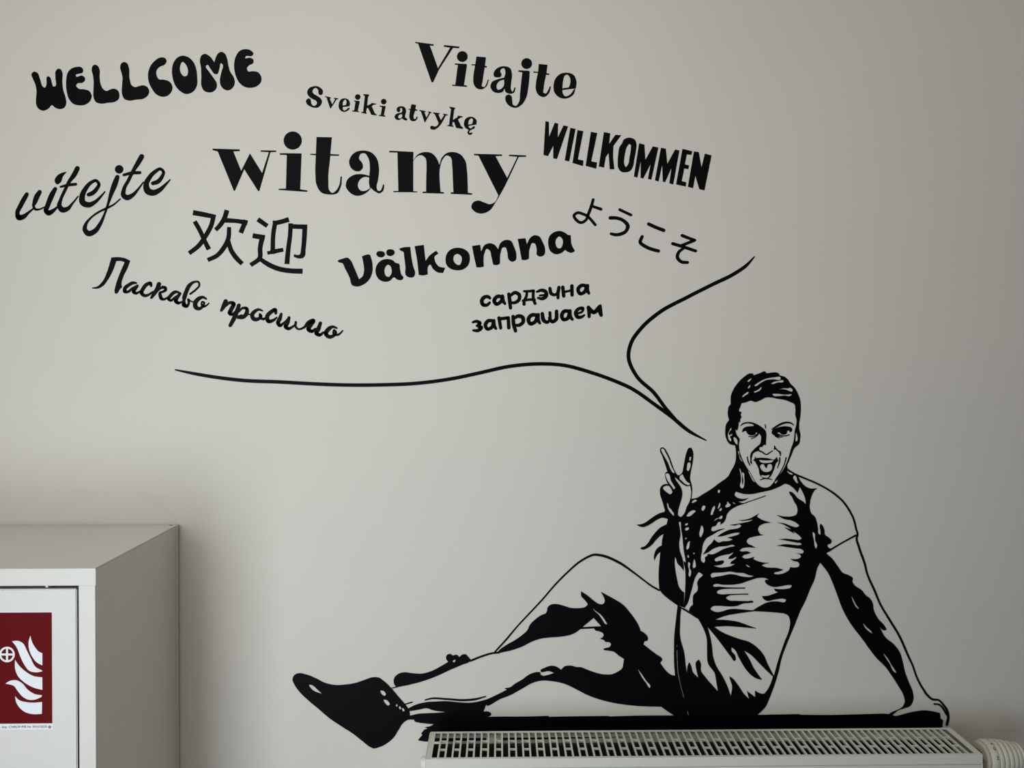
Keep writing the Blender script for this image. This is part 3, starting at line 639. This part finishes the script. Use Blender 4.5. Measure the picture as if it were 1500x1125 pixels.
b @B 180,825c @E 480,205 350,300 230,390 100,470 0,528 @C 992,972c @D 985,15c 940,130 890,250 870,310 825,365c 832,480 850,600 870,800 888,1000 @G 22,560 38,700 42,850 36,1040c @I 86,221c 145,268c 250,345c 428,357c 540,315 700,285 860,263c 1000,270 1180,285c 1360,270c @H 660,1125 700,1020 780,840 830,650 870,578c 965,435c 1050,362c 1010,350 985,322 985,300 1030,280 1050,240 1010,190 940,130 @F 725,1085 715,1010 690,960 660,935 650,970 660,1050 655,1105 635,1095 620,1000 600,900 575,830 510,760 492,690 495,600 520,500 560,420 605,375c 500,380 430,350 360,280 300,178c 240,144c 140,78c 135,90c @B 1085,745c 1085,950c @F 160,320 220,360 270,410 300,448c 318,400 335,353c 360,400 400,480 425,560 430,637c 410,605 370,575 300,530 240,460 200,433 168,430c 175,460 210,510 250,590 290,660 300,720 280,790 220,815 100,820 @E 1260,798c @F 100,862 200,880 300,935 325,960 300,983 200,968 100,930 @E 1272,912c 1350,938 1480,1020 @F 100,990 250,1080 @H 440,90 560,175 578,200 540,222 450,215 320,205 222,211c 400,245 500,265 570,280 575,295 540,305 450,300 320,290 185,313c 250,318 350,335 500,355 580,370 612,405 590,435 550,437 492,432c 555,455 570,480 540,513 480,525 400,520c 450,550 520,570 545,610 530,640 460,657 398,650c 385,690 330,730 250,758 180,762 140,745 160,730 230,715 292,690c 200,665 0,645 @G 1240,622 1265,605 1352,585c 1250,575 1160,550 1100,520c 1125,487c 1080,500 1020,515 960,510 930,490 950,465 1010,445 1072,425c 1000,400 940,405 885,393c 930,355 1000,340 1142,345c 1080,310 1020,280 1000,240 1030,200 1120,170 1272,145c 1210,128 @E 985,1075 965,1030 985,970 1050,935 1168,912c 1080,890 990,850 950,815 987,768c 930,800 850,845 760,870 663,878c 720,888 800,880 890,868c 850,890 750,915 620,938 522,950c 600,960 680,945 705,962c 680,990 600,1015 520,1027 430,1065 @G 540,167c 600,167 720,135 850,108 890,112 880,130 820,155 698,185c 760,205 787,215c 720,240 630,245 560,262 520,240 493,213c 450,275 400,320 350,400 315,450c 400,415 470,365 560,330 680,318 800,303 822,318c 700,345 620,375 540,420 460,450 390,450 380,475 350,495 350,540 340,575 315,580 295,560 300,400 320,280 370,200 470,140 560,85 662,45c 600,50 520,75 460,85 445,65 @E 245,985 300,965 345,905 375,903 375,948c 430,910 460,850 475,790 520,730 620,665 760,615 900,565 1090,500c 1085,490c 950,535 820,580 720,608 650,583c 700,582 770,560 820,527c 760,542 690,540 620,510 595,475 610,440 @B 290,1070c / @E 350,398 368,405 368,435 350,452 333,440 335,410 / @E 110,645 138,660 130,700 95,732 80,715 90,665 / @E 285,648 292,670 270,740 240,798 225,795 230,740 260,670 / @E 370,600 375,620 350,690 335,700 340,660 / @E 395,685 398,705 370,735 355,728 365,700 / @E 485,580 510,610 538,640 520,660 455,670 450,655 475,625 / @E 565,590 590,605 615,618 580,618 / @E 270,900 310,850 350,838 395,805 408,815 400,850 370,860 350,850 310,870 / @D 1155,425 1168,440 1168,560 1130,610 1120,590 1130,480 / @D 915,390 940,390 935,410 895,425 888,410 / @D 900,465 955,460 950,485 895,500 890,485 / @D 890,635 915,612 918,625 895,642 / @D 965,670 965,710 945,790 925,805 912,790 920,730 945,680 / @D 1025,848 1045,860 1035,878 1020,865 / @D 940,885 952,900 948,932 932,925 930,895 / @D 1035,950 1060,1030 1060,1070 1020,1095 1012,1070 1020,1000 / @G 85,570 108,580 110,670 130,710 105,800 92,780 95,700 80,620 / @D 915,280 935,240 1040,185 1060,195 1030,230 935,285 / @D 995,65 1010,40 1070,22 1078,30 1040,60 1000,70 / @G 250,725c 312,770 250,840 225,900 235,960 @I 235,40 195,80 185,150 185,190 155,220 143,262c 95,228c 130,170 160,70 @G 140,1000 165,900 205,790 / @G 495,530 540,495 640,460 740,440 800,412c 770,450 720,500 715,520c 780,515 820,495 848,490c 810,530 760,565 745,595c 780,600 820,600c 750,635 660,652 580,655 520,640 475,628c 550,620 620,600 645,570 640,550 580,550 510,555 / @G 435,770 460,745 540,735 640,730 740,718 840,735 960,745 1040,775 1115,785c 1070,805 1000,805 920,795 830,770 740,760 640,780 520,800 450,810 / @G 985,612 1010,615 1055,650 1030,648 1000,630 / @H 750,98 775,110 790,220 820,330 800,360 785,330 770,230 750,140 / @S 40,190 70,168 200,175 380,172 480,155 600,115 750,70 820,65 900,85 918,100c 870,100 860,120 880,155 930,190 1010,210 1100,200 1230,180 1280,185 1270,215 1200,240 1100,245 1000,238c 1020,270 1065,293c 980,325 900,350 812,355c 840,400 900,430 980,415 1060,400 1150,395 1192,415 1180,440 1060,438 960,440 880,460 780,510 670,577c 600,572 480,562 380,555 280,565 200,590 110,605 50,590 5,555 40,515 120,505 230,512 340,515 430,505 500,475 600,462 670,455c 680,445c 665,430 600,432 400,428 320,425 270,405 248,382 290,350 380,335 480,330 598,330c 598,315c 450,318 300,322 150,322 105,305 110,280 170,250 250,240 400,236 548,234c 548,220c 420,220 250,215 130,205 60,205 / @F 128,97 165,118 205,136 240,154 215,162 180,156 150,130 / @F 262,170 282,198 294,250 307,296 288,294 258,262 228,205
p shorts
b @I 18,201c 92,235c 145,272c 250,345c 428,357c 560,362 680,380 780,415 885,453c 700,437 560,427 418,435c 500,490 600,535 700,570 800,600 900,670 960,740 1010,850 1075,975c 1124,800 1190,605 1243,465 1253,370 1230,310 1180,285c 1360,270c 1305,410 1222,610 1160,780 @J 1200,180 1140,370 1105,460 1060,560 965,655c 53,656c @O 1300,465c 1290,350 1285,180 @N 1285,1000 1290,750 1310,560 1335,345c / @I 345,435c 450,560 540,680 600,760 645,808 658,795c 650,750 610,700 608,660c 640,680 690,770 740,860 800,940 880,1000 945,1018c 850,880 800,780 745,695c 820,740 900,820 1000,920 1066,982c @J 1110,320 1070,390 1040,420 990,412 943,386c 945,457c 900,425 855,390c 878,477c 820,420 760,330 680,240 660,230c 672,270 690,330 678,447c 640,340 570,200 @I 450,880 405,750 395,650 370,520 / @I 58,235c 150,290 245,350c 290,430 335,550 342,700 350,830 430,960 @J 510,240 535,393c 400,240 350,170 345,80 325,48 298,70 300,160 322,247c 260,180 235,100 220,78 205,110 195,195c 180,100 170,0 @I 90,720 45,540 45,400 50,290 / @O 1322,40c 1330,40c 1330,70c 1323,70c / @O 1322,115c 1330,115c 1334,250 1345,420 1383,610 1425,765c 1418,765c 1376,610 1337,420 1326,250 / @J 198,605c 205,612c 215,655c 208,655c
p leaning_arm
b @H 965,435c 870,578c @K 225,270 270,370 320,500 360,610 440,760 560,920 715,1125 @L 720,420 800,530 870,640 925,740 938,800 915,860 850,900 790,925 762,945c 800,955c 820,938c 860,905 930,880 1000,850 1030,790 1025,700 985,600 940,480 915,370 880,260 820,180 720,95 @K 735,800c 775,838 805,833 790,800 720,720 680,640 665,560 640,520 600,490 560,440 480,380 465,350 470,320 430,290 370,265 320,200 260,120 / @K 455,495 475,530 500,580 532,628 510,615 475,560 / @K 572,770 610,810 650,845 668,872 630,850 590,810 / @L 700,275 750,330 790,400 840,490 820,480 770,390 730,330
p arm_outline
s @F 140,76,12 240,145,22 400,215,22 600,300,22 760,385,22 900,480,24 1010,580,24 1110,720,24 1180,860,24 1215,1000,24 1240,1110,24 @H 1442,190,26 @K 530,5,18 590,180,18 612,270,16 690,450,18 740,570,16 840,740,18 920,870,18 @L 988,332,18 1020,400,16 1070,540,16 1140,670,18 1190,740,20 1240,780,18 1310,790,16 1360,840,18 1400,900,22 1415,980,24 1400,1058,24
s @L 1258,830,12 1320,842,14 1370,900,16 1395,950,12
s @H 1000,395,30 1050,365,22 1200,275,18 1430,150,22
p thigh
b @P 600,378c 640,340 700,300 780,255 850,205 900,160 930,100 980,50 1055,0 @M 740,925c 760,890 770,840 820,800 860,793 980,815 1080,845 1200,850 1290,830 1318,800 1290,750 1230,680 1228,618c @N 100,210 200,290 260,325 310,325 335,290 325,240 282,158c 350,195 470,260 580,330 680,440 760,550 800,620 825,690c 880,725 920,770 928,800 920,828c 880,835c 865,877c 950,945 1050,1020 1110,1060 @O 1125,240 1110,270 1095,288c 1130,340 1200,420 1240,450 1300,466c 1285,1010c 1180,940 1110,890c 800,880 600,860 400,825 250,785 100,730 0,680 @P 1380,740 1270,690 1150,665 1040,660 960,680 850,740 720,810 640,840 495,895 @R 1145,680c 1060,655c 1150,630 1250,585 1370,525c 1342,512c 1420,490 @P 760,705 850,650 930,595 1000,575 1030,578 1035,602c 1060,612 1100,605 1172,583c 1120,565 1045,577c 1033,562 1080,530 1160,512 1210,530 1240,552c 1270,520 1330,510 1400,525 @O 0,348 100,385 200,420 320,447 450,440 520,405 570,370 590,300 598,232c 530,190 460,135 380,120 322,112c 318,95c 350,85 400,70 420,30 @N 400,850 340,840 330,825 270,803c 310,775 320,750 310,725 260,700 200,680 190,658c 0,667c @P 1400,170 1340,200 1240,220 1140,228 1040,240 950,270 850,320 750,355 620,384c / @N 182,515c 287,630c 28,642c / @N 168,375 200,410 280,470 340,550 365,605 345,600 300,540 250,470 190,415 / @O 790,375 840,440 900,530 960,620 955,630 900,565 840,480
p leg_outline
s @P 580,372,12 700,240,14 @M 340,1115,16 540,900,17 690,740,17 880,520,18 1050,350,19 1200,220,22 1320,148,24 1400,118,26 1500,125,28 @Z 905,823,3 930,840,2 @N 880,5,16 960,65,18 1080,135,18
s @P 620,380,14 560,385,14 440,420,16 335,462,16
s @R 470,638,9 540,622,13 700,628,15 900,640,18 1020,630,18 1135,600,9
s @R 250,685,8 330,662,9
p shin
b @R 100,505c 150,492c 130,460 130,400 180,350 240,335 330,345 430,350 530,325 640,270 725,220c 700,180 710,145 745,133 780,150 800,142 830,150 845,168c 880,140 920,140 940,160 972,198c 960,215 880,250 740,310 600,375 450,430 300,470 180,495 115,512c / @R 772,217 785,200 803,197 803,208 788,226
p shoe
b @Q 65,180 80,145 130,120 200,130 320,175 420,225 520,248 640,245 740,230 850,195 940,165 1010,168 1060,200 1150,285 1230,380 1300,460 1345,530 1355,600c 1410,610c 1405,628c 1330,632 1280,665 1230,740 1180,820 1100,890 1020,930 950,943 920,930 840,870 740,790 600,700 480,620 350,510 220,400 140,320 90,250 / @Q 245,245 280,250 340,300 385,345 350,335 280,300 / @Q 1030,310 1055,310 1090,350 1080,368 1050,358 / @Q 1065,410 1090,410 1130,465 1115,475 1085,455 / @Q 1208,458 1220,472 1208,488 1196,472 / @Q 1240,480 1258,498 1250,518 1230,500 / @Q 1268,500 1280,503 1293,535 1280,540
p ground_shadow
b @R 270,740c 370,690 470,665 600,655 700,652 850,665 980,668 1060,655c 1145,680c 1110,765c 1170,768 1197,790 1190,807 1150,825c @P 540,1021 900,1018 1110,1012c 1120,1021c 1310,1017c @O 0,1021c 380,1017c 400,1024c 700,1015 1285,1010c @J 965,652c 1430,643c 1440,650c @L 0,953 700,938c 765,943c 800,955c 840,963 900,950 980,928 1060,912 1160,902 1240,912 1322,930c 1330,990c 1358,1010c 1350,1065c 1350,1110c @R 515,1095c 440,1090 392,1078c 440,1022c 428,1005c 460,965c 500,952c 470,938c 530,925 567,903c 470,895 400,885 355,870 350,845c 290,845c / @R 290,762c 400,745 500,730 540,745 702,770c 600,780 480,785 400,790 300,812c
"""

# ---------------------------------------------------------------- room
f = MB(); f.box(-2.6, 2.6, -4.2, 0.1, -0.06, 0.0)
tag(f.build('floor', M_FLOOR), kind='structure')
f = MB(); f.box(-2.6, 2.6, 0.0, 0.12, 0.0, 2.8)
tag(f.build('wall_back', M_WALL), kind='structure')

# ---------------------------------------------------------------- lettering and figure cut from black vinyl
D = parse(DATA)
LET = [
 ('welcome', 'chunky bubble-letter black word WELLCOME at the upper left of the wall'),
 ('czech', 'thin slanted script word vitejte in black, leftmost on the wall'),
 ('slovak', 'black serif word Vitajte with capital V, topmost near the middle'),
 ('lithuanian', 'small black serif words Sveiki atvyke sloping above the largest word'),
 ('german', 'narrow black block-capital word WILLKOMMEN sloping down to the right'),
 ('polish', 'largest black serif word witamy in the middle of the lettering'),
 ('chinese', 'two black Chinese characters below the w of the largest word'),
 ('japanese', 'four thin black Japanese kana sloping down above the speech line'),
 ('ukrainian', 'black brush-script Cyrillic words sloping down at the lower left'),
 ('swedish', 'bold rounded black word V\u00e4lkomna rising to the right below the largest word'),
 ('belarusian', 'two short lines of rounded black Cyrillic words above the long curve'),
]
for key, label in LET:
    decal(key, D[key], 'wall_lettering', label, 'wall lettering', M_VINYL, group=None)
decal('bubble', D['bubble'], 'speech_bubble_outline', 'two thin black curves forming the open tail of a speech bubble', 'wall decal', M_VINYL)
decal('figure', D['figure'], 'person_decal', 'black silhouette decal of a seated person leaning back, shouting and making a V sign', 'wall decal', M_VINYL, y_front=-0.0011, thick=0.0008)

# ---------------------------------------------------------------- wall-hung hydrant cabinet
YF, YB = -0.308, -0.003
xr, zt = on_wall(262, 769, YB); xr2, zt2 = on_wall(138, 832, YF)
XR = round((xr+xr2)/2, 4); ZT = round((zt+zt2)/2, 4)
XL, ZB = XR-0.70, ZT-0.72
cab = thing('hydrant_cabinet', 'pale grey metal wall cabinet with a red fire sign on its door', 'cabinet', ((XR+XL)/2, YB, ZB))
O = cab.location
K = 1127.0/(1.5+YF)                                     # pixels per metre on the cabinet front
W_ST = 24.5/K; H_RL = 25.0/K; g = 5.0/K
b = MB(O)
b.box(XL+.0005, XR-.0008, YF+.0016, YB-.001, ZT-.0022, ZT)     # top sheet
b.box(XR-.0022, XR-.0004, YF+.0016, YB-.001, ZB, ZT-.0023)      # right sheet
b.box(XL, XL+.0022, YF+.0016, YB-.001, ZB, ZT-.0023)
b.box(XL+.0022, XR-.0022, YF+.016, YB-.001, ZB, ZB+.002)
b.build('body', M_CAB, cab, bevel=.0006)
b = MB(O); b.box(XL+.003, XR-.003, YB-.004, YB-.001, ZB+.003, ZT-.004); b.build('back_panel', M_CAB, cab)
b = MB(O); b.box(XR-.0003, XR+.0012, YB-.010, YB-.0005, ZB, ZT); b.build('back_flange', M_CAB, cab, bevel=.0003)
b = MB(O); b.box(XR-.002, XR-.0002, YB-.0004, -.0004, ZB, ZT-.001); b.build('gap_shade', M_GAP, cab)  # dark strip painting the shadow line between cabinet and wall
b = MB(O); b.box(XR-.014, XR-.0085, YB-.0075, YB-.0035, ZT-.0002, ZT+.0003); b.build('corner_slit', M_GAP, cab)
b = MB(O); b.box(XL, XR+.0006, YF, YF+.0015, ZT-H_RL, ZT); b.build('top_rail', M_CAB, cab, bevel=.0004)
b = MB(O); b.box(XR-W_ST, XR-.0004, YF+.0004, YF+.0015, ZB, ZT-H_RL-.0001); b.build('side_stile', M_CAB, cab, bevel=.0004)
b = MB(O); b.box(XL, XL+W_ST, YF+.0004, YF+.0015, ZB, ZT-H_RL-.0001); b.build('side_stile', M_CAB, cab, bevel=.0004)
b = MB(O); b.box(XL+W_ST, XR-W_ST, YF+.0004, YF+.0015, ZB, ZB+H_RL); b.build('bottom_rail', M_CAB, cab, bevel=.0004)
b = MB(O); b.box(XL+W_ST-.004, XR-W_ST+.004, YF+.0165, YF+.018, ZB+.01, ZT-H_RL+.004); b.build('rebate', M_GAP, cab)
dl, dr, db, dt = XL+W_ST+g*.8, XR-W_ST-g*.62, ZB+H_RL+g, ZT-H_RL-g*1.0
b = MB(O); b.box(dl, dr, YF+.0006, YF+.0160, db, dt); door = b.build('door', M_CAB, cab, bevel=.0013, segs=3)
nx, nz = on_wall(68, 859, YF)
b = MB(O); b.box(nx-.0022, nx+.0022, YF+.0006, YF+.012, dt+g*.45, dt+g*1.05); b.build('door_stop', M_CAB, door, bevel=.0006)

# sign stuck on the cabinet door
YS = YF+.0006
cs = lambda y: (lambda a, bb: on_wall(a, bb, y))
def plate(px0, py0, px1, py1, y, t):
    (x0, z1), (x1, z0) = on_wall(px0, py0, y), on_wall(px1, py1, y)
    return x0, x1, y, y+t, z0, z1
sx, sz = on_wall(-10, 1068, YS)
sign = thing('fire_hose_sign', 'red square fire equipment sign with white flames on the cabinet door', 'sign', (sx, YS, sz))
b = MB(sign.location); b.box(*plate(-98, 896.6, 78, 1068.5, YS-.0004, .0004)); b.build('backing', M_WHITE, sign)
b = MB(sign.location); b.box(*plate(-96, 898, 76.6, 1059.6, YS-.0007, .0003)); b.build('red_field', M_RED, sign)
SIGN = '''T sign
W 0 880 5.358
p flame
b 238,275c 250,320 275,365 305,400 332,412c 332,508c 290,485 250,435 228,380 225,320
p flame
b 95,318c 140,315 180,335 210,390 240,450 280,520 330,548c 330,555c 280,562 230,550 190,500 160,440 130,365
p flame
b 118,465c 150,510 200,555 260,590 332,602c 332,700c 260,680 190,640 140,590 118,530
p flame
b 42,650c 80,628 130,625 170,645 220,700 280,735 330,742c 325,755c 280,775 230,778 180,755 140,710 110,670
p flame
b 118,750c 150,780 200,795 260,800 330,795c 328,888c 260,890 200,875 150,835 125,790
'''
sd = parse(SIGN)['sign']
def circ(cx, cy, r, a0=0, a1=2*math.pi, n=40): return [Vector((cx+r*math.cos(a0+(a1-a0)*i/n), cy+r*math.sin(a0+(a1-a0)*i/n))) for i in range(n)]
wc = (55/5.358, 880+422/5.358); rings = [circ(wc[0], wc[1], 61/5.358)]
for q in range(4):
    a = q*math.pi/2; r = 46/5.358; e = 8/5.358; th = math.asin(e/r)
    q0 = Vector((wc[0]+e*(math.cos(a)-math.sin(a)), wc[1]+e*(math.sin(a)+math.cos(a))))
    arc = [Vector((wc[0]+r*math.cos(t), wc[1]+r*math.sin(t))) for t in [a+th+(math.pi/2-2*th)*i/12 for i in range(13)]]
    rings.append([q0]+arc)
sd.append(('hose_wheel', [('fill', rings)]))
for pname, shapes in sd:
    vs, fs = cut_sheet(shapes, YS-.0010, .0003, cs(YS-.0010))
    me = bpy.data.meshes.new(pname); me.from_pydata(recentre(vs, sign.location), [], fs); link(pname, me, M_WHITE, sign)

def text_obj(txt, size, name, m, parent, place, align='LEFT', ext=.0001, rot=None, sx=1.0):
    cu = bpy.data.curves.new(name, 'FONT'); cu.body = txt; cu.size = size; cu.align_x = align; cu.extrude = ext
    o = bpy.data.objects.new(name, cu); me = bpy.data.meshes.new_from_object(o)
    bpy.data.objects.remove(o); bpy.data.curves.remove(cu)
    Mx = Matrix.Translation(place) @ (rot or Matrix.Rotation(math.pi/2, 4, 'X')) @ Matrix.Scale(sx, 4, (1, 0, 0))
    me.transform(Mx); me.name = name
    return link(name, me, m, parent)
tx, tz = on_wall(69, 1066.0, YS-.0005)
text_obj('\u015aw. dop. CNBOP-PIB Nr 3910/2020', .0052, 'print', M_PRINT, sign, Vector((tx, YS-.0005, tz))-sign.location, 'RIGHT', sx=1.02)
cx_, cz_ = on_wall(72.8, 1065.0, YS-.0005)
b = MB(sign.location); b.lathe([(-.0001, .0024), (.0001, .0024)], (cx_, YS-.0005, cz_), 'y', 20)
b.build('stamp', mat('stamp_mauve', rgb(150, 120, 140), .6), sign)

# ---------------------------------------------------------------- panel radiator
RB, RF = -0.040, -0.140
x0b, zb1 = on_wall(631, 1068.5, RB); x1b, zb2 = on_wall(1391, 1063.6, RB)
x0f, zf1 = on_wall(624, 1115.5, RF); x1f, zf2 = on_wall(1440, 1108.5, RF)
X0, X1, RZ = round((x0b+x0f)/2, 4), round((x1b+x1f)/2, 4), round((zb1+zb2+zf1+zf2)/4, 4)
RH = 0.60
rad = thing('panel_radiator', 'white panel radiator with a slotted top grille below the figure decal', 'radiator', ((X0+X1)/2, (RB+RF)/2, RZ-RH))
O = rad.location
px2 = lambda a, y, py=1090: on_wall(a, py, y)[0]
gx0, gx1 = px2(638.3, RB-.006), px2(1386.0, RB-.006)      # slotted field
gy0, gy1 = RF+.006, RB-.0055                             # front and back of the slots
NS = 77; pitch = (gx1-gx0+.0032)/NS; bw = .0032; th = .0012
fr = MB(O)
fr.box(X0, X1, gy1, RB, RZ-th, RZ); fr.box(X0, X1, RF, gy0, RZ-th, RZ)
fr.box(X0, gx0, gy0, gy1, RZ-th, RZ); fr.box(gx1, X1, gy0, gy1, RZ-th, RZ)
fr.box(X0, X1, RB-.0012, RB, RZ-.012, RZ-th); fr.box(X0, X1, RF, RF+.0012, RZ-.0165, RZ-th)
fr.build('grille_frame', M_RAD, rad)
# rounded shoulders of the cover
for (xa, s) in ((X0, -1), (X1, 1)):
    b = MB(O); b.box(xa-.002 if s < 0 else xa-.001, xa+.001 if s < 0 else xa+.002, RF+.0005, RB-.0005, RZ-RH+.03, RZ+.0004)
    b.build('side_cover', M_RAD, rad, bevel=.0014, segs=3)
sl = None; cr = None
ctr = Vector((O.x, O.y, O.z))
for i in range(NS-1):
    xa = gx0+(i+1)*pitch-bw
    if sl is None:
        b = MB((0, 0, 0)); b.box(0, bw, gy0-O.y, gy1-O.y, -.004, 0)
        o = b.build('slat', M_RAD, rad); sl = o.data
    else:
        o = bpy.data.objects.new('slat', sl); sc.collection.objects.link(o); o.parent = rad
    o.location = (xa-O.x, 0, RZ-O.z)
for i in range(1, NS, 2):
    for fr_ in (1/3., 2/3.):
        yc = gy1+(gy0-gy1)*fr_
        if cr is None:
            b = MB((0, 0, 0)); b.box(0, pitch-bw, -.0014, .0014, -.003, 0)
            o = b.build('crossbar', M_RAD, rad); cr = o.data
        else:
            o = bpy.data.objects.new('crossbar', cr); sc.collection.objects.link(o); o.parent = rad
        o.location = (gx0+i*pitch-O.x, yc-O.y, RZ-.0003-O.z)
b = MB(O); b.box(X0+.001, X1-.001, RF+.0014, RF+.010, RZ-RH, RZ-.0172); b.build('front_panel', M_RAD, rad, bevel=.001)
b = MB(O); b.box(X0+.003, X1-.003, RF+.0101, RF+.0104, RZ-.2, RZ-.019); b.build('panel_shade_sheet', M_FIN, rad)  # dark sheet added to deepen the shade under the grille
b = MB(O); b.box(X0+.001, X1-.001, RB-.012, RB-.002, RZ-RH+.01, RZ-.022); b.build('back_panel', M_FIN, rad, bevel=.001)  # dark fin colour keeps this panel looking shaded
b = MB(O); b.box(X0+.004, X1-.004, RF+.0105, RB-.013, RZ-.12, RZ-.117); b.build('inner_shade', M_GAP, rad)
fv, ff = [], []
for (ya, yb2) in ((RF+.011, RF+.037), (RB-.040, RB-.013)):      # zigzag convector sheets welded to each panel
    x = X0+.012; k = 0; n0 = len(fv)
    while x < X1-.012:
        y = ya if (k//2) % 2 == 0 else yb2
        for z in (RZ-.030, RZ-.110): fv.append((x-O.x, y-O.y, z-O.z))
        x += .0035 if k % 2 == 0 else .0125; k += 1
    for j in range(k-1):
        a = n0+2*j; ff.append([a, a+1, a+3, a+2])
me = bpy.data.meshes.new('convector_fins'); me.from_pydata(fv, [], ff)
tag(link('convector_fins', me, M_FIN, rad), kind='stuff')
# blanking plug on the left end
b = MB(O); b.lathe([(0, .0115), (-.007, .0115), (-.009, .0098), (-.0092, .004)], (X0-.002, RF+.022, RZ-.0185), 'x', 32)
b.build('blanking_plug', M_RAD, rad, smooth=False)
b = MB(O); b.lathe([(0, .0115), (.009, .0115), (.009, .009), (.0160, .009)], (X1+.001, RF+.050, RZ-.030), 'x', 24)
b.build('valve_tail', M_BRASS, rad)
# wall brackets carrying it
for bx in (X0+.12, X1-.12):
    b = MB(O); b.box(bx-.015, bx+.015, RB-.004, -.0001, RZ-RH+.05, RZ-.03); b.build('wall_bracket', M_RAD, rad)

# thermostatic valve head on the right end
vx = X1+.0175; VR = .0300; vc = Vector((vx, RF+.050, RZ-.030))
val = thing('thermostatic_valve', 'ivory ribbed thermostatic valve head on the right end of the radiator', 'valve', tuple(vc))
def lat(name, prof, m, seg=64, sm=True):
    b = MB(vc); b.lathe(prof, tuple(vc), 'x', seg); o = b.build(name, m, val, smooth=sm)
    return o
lat('union_nut', [(.0, .013), (.001, .0145), (.009, .0145), (.010, .013)], M_BRASS, 6, False)
lat('collar', [(.0085, VR-.008), (.0088, VR-.0035), (.0100, VR-.003), (.0150, VR-.003), (.0152, VR-.006)], M_VALVE)
lat('dial', [(.0154, VR-.004), (.0160, VR-.0008), (.0170, VR), (.0280, VR+.0006), (.0290, VR-.0002), (.0291, VR-.004)], M_VALVE)
x = .0295
for k in range(5):
    r = VR+.0004-.0006*k*k*.6
    lat('grip_ring', [(x, r-.004), (x+.0003, r-.0008), (x+.0012, r), (x+.0072, r-.0002), (x+.0082, r-.001), (x+.0085, r-.004)], M_VALVE)
    lat('groove', [(x+.0083, r-.003), (x+.0096, r-.003)], M_GAP)
    x += .0094
lat('end_cap', [(x, VR-.006), (x+.001, VR-.005), (x+.006, VR-.007), (x+.008, VR-.012)], M_VALVE)
lat('stem', [(.0005, .008), (x, .008)], M_VALVE)
# dial marks printed round the dial
for txt, ang, sz in (('\u2022', 64, .011), ('0', 47, .0085), ('2', 18, .0085)):
    a = math.radians(ang)
    R_ = Matrix.Rotation(math.pi/2, 4, 'X')                      # text faces the room (-y)
    T_ = Matrix.Rotation(-a, 4, 'X')                             # rolled back over the top of the dial
    pos = Vector((.0245, -(VR+.0007)*math.cos(a), (VR+.0007)*math.sin(a)))
    text_obj(txt, sz, 'dial_mark', M_PRINT, val, pos, 'CENTER', rot=T_ @ R_)
# small vertical supply pipe below the valve
b = MB(vc); b.lathe([(-.02, .0095), (-.20, .0095), (-.24, .0075), (-.55, .0075)], (vc.x+.008, vc.y, vc.z), 'z', 24)
b.build('supply_pipe', M_VALVE, val, smooth=False)
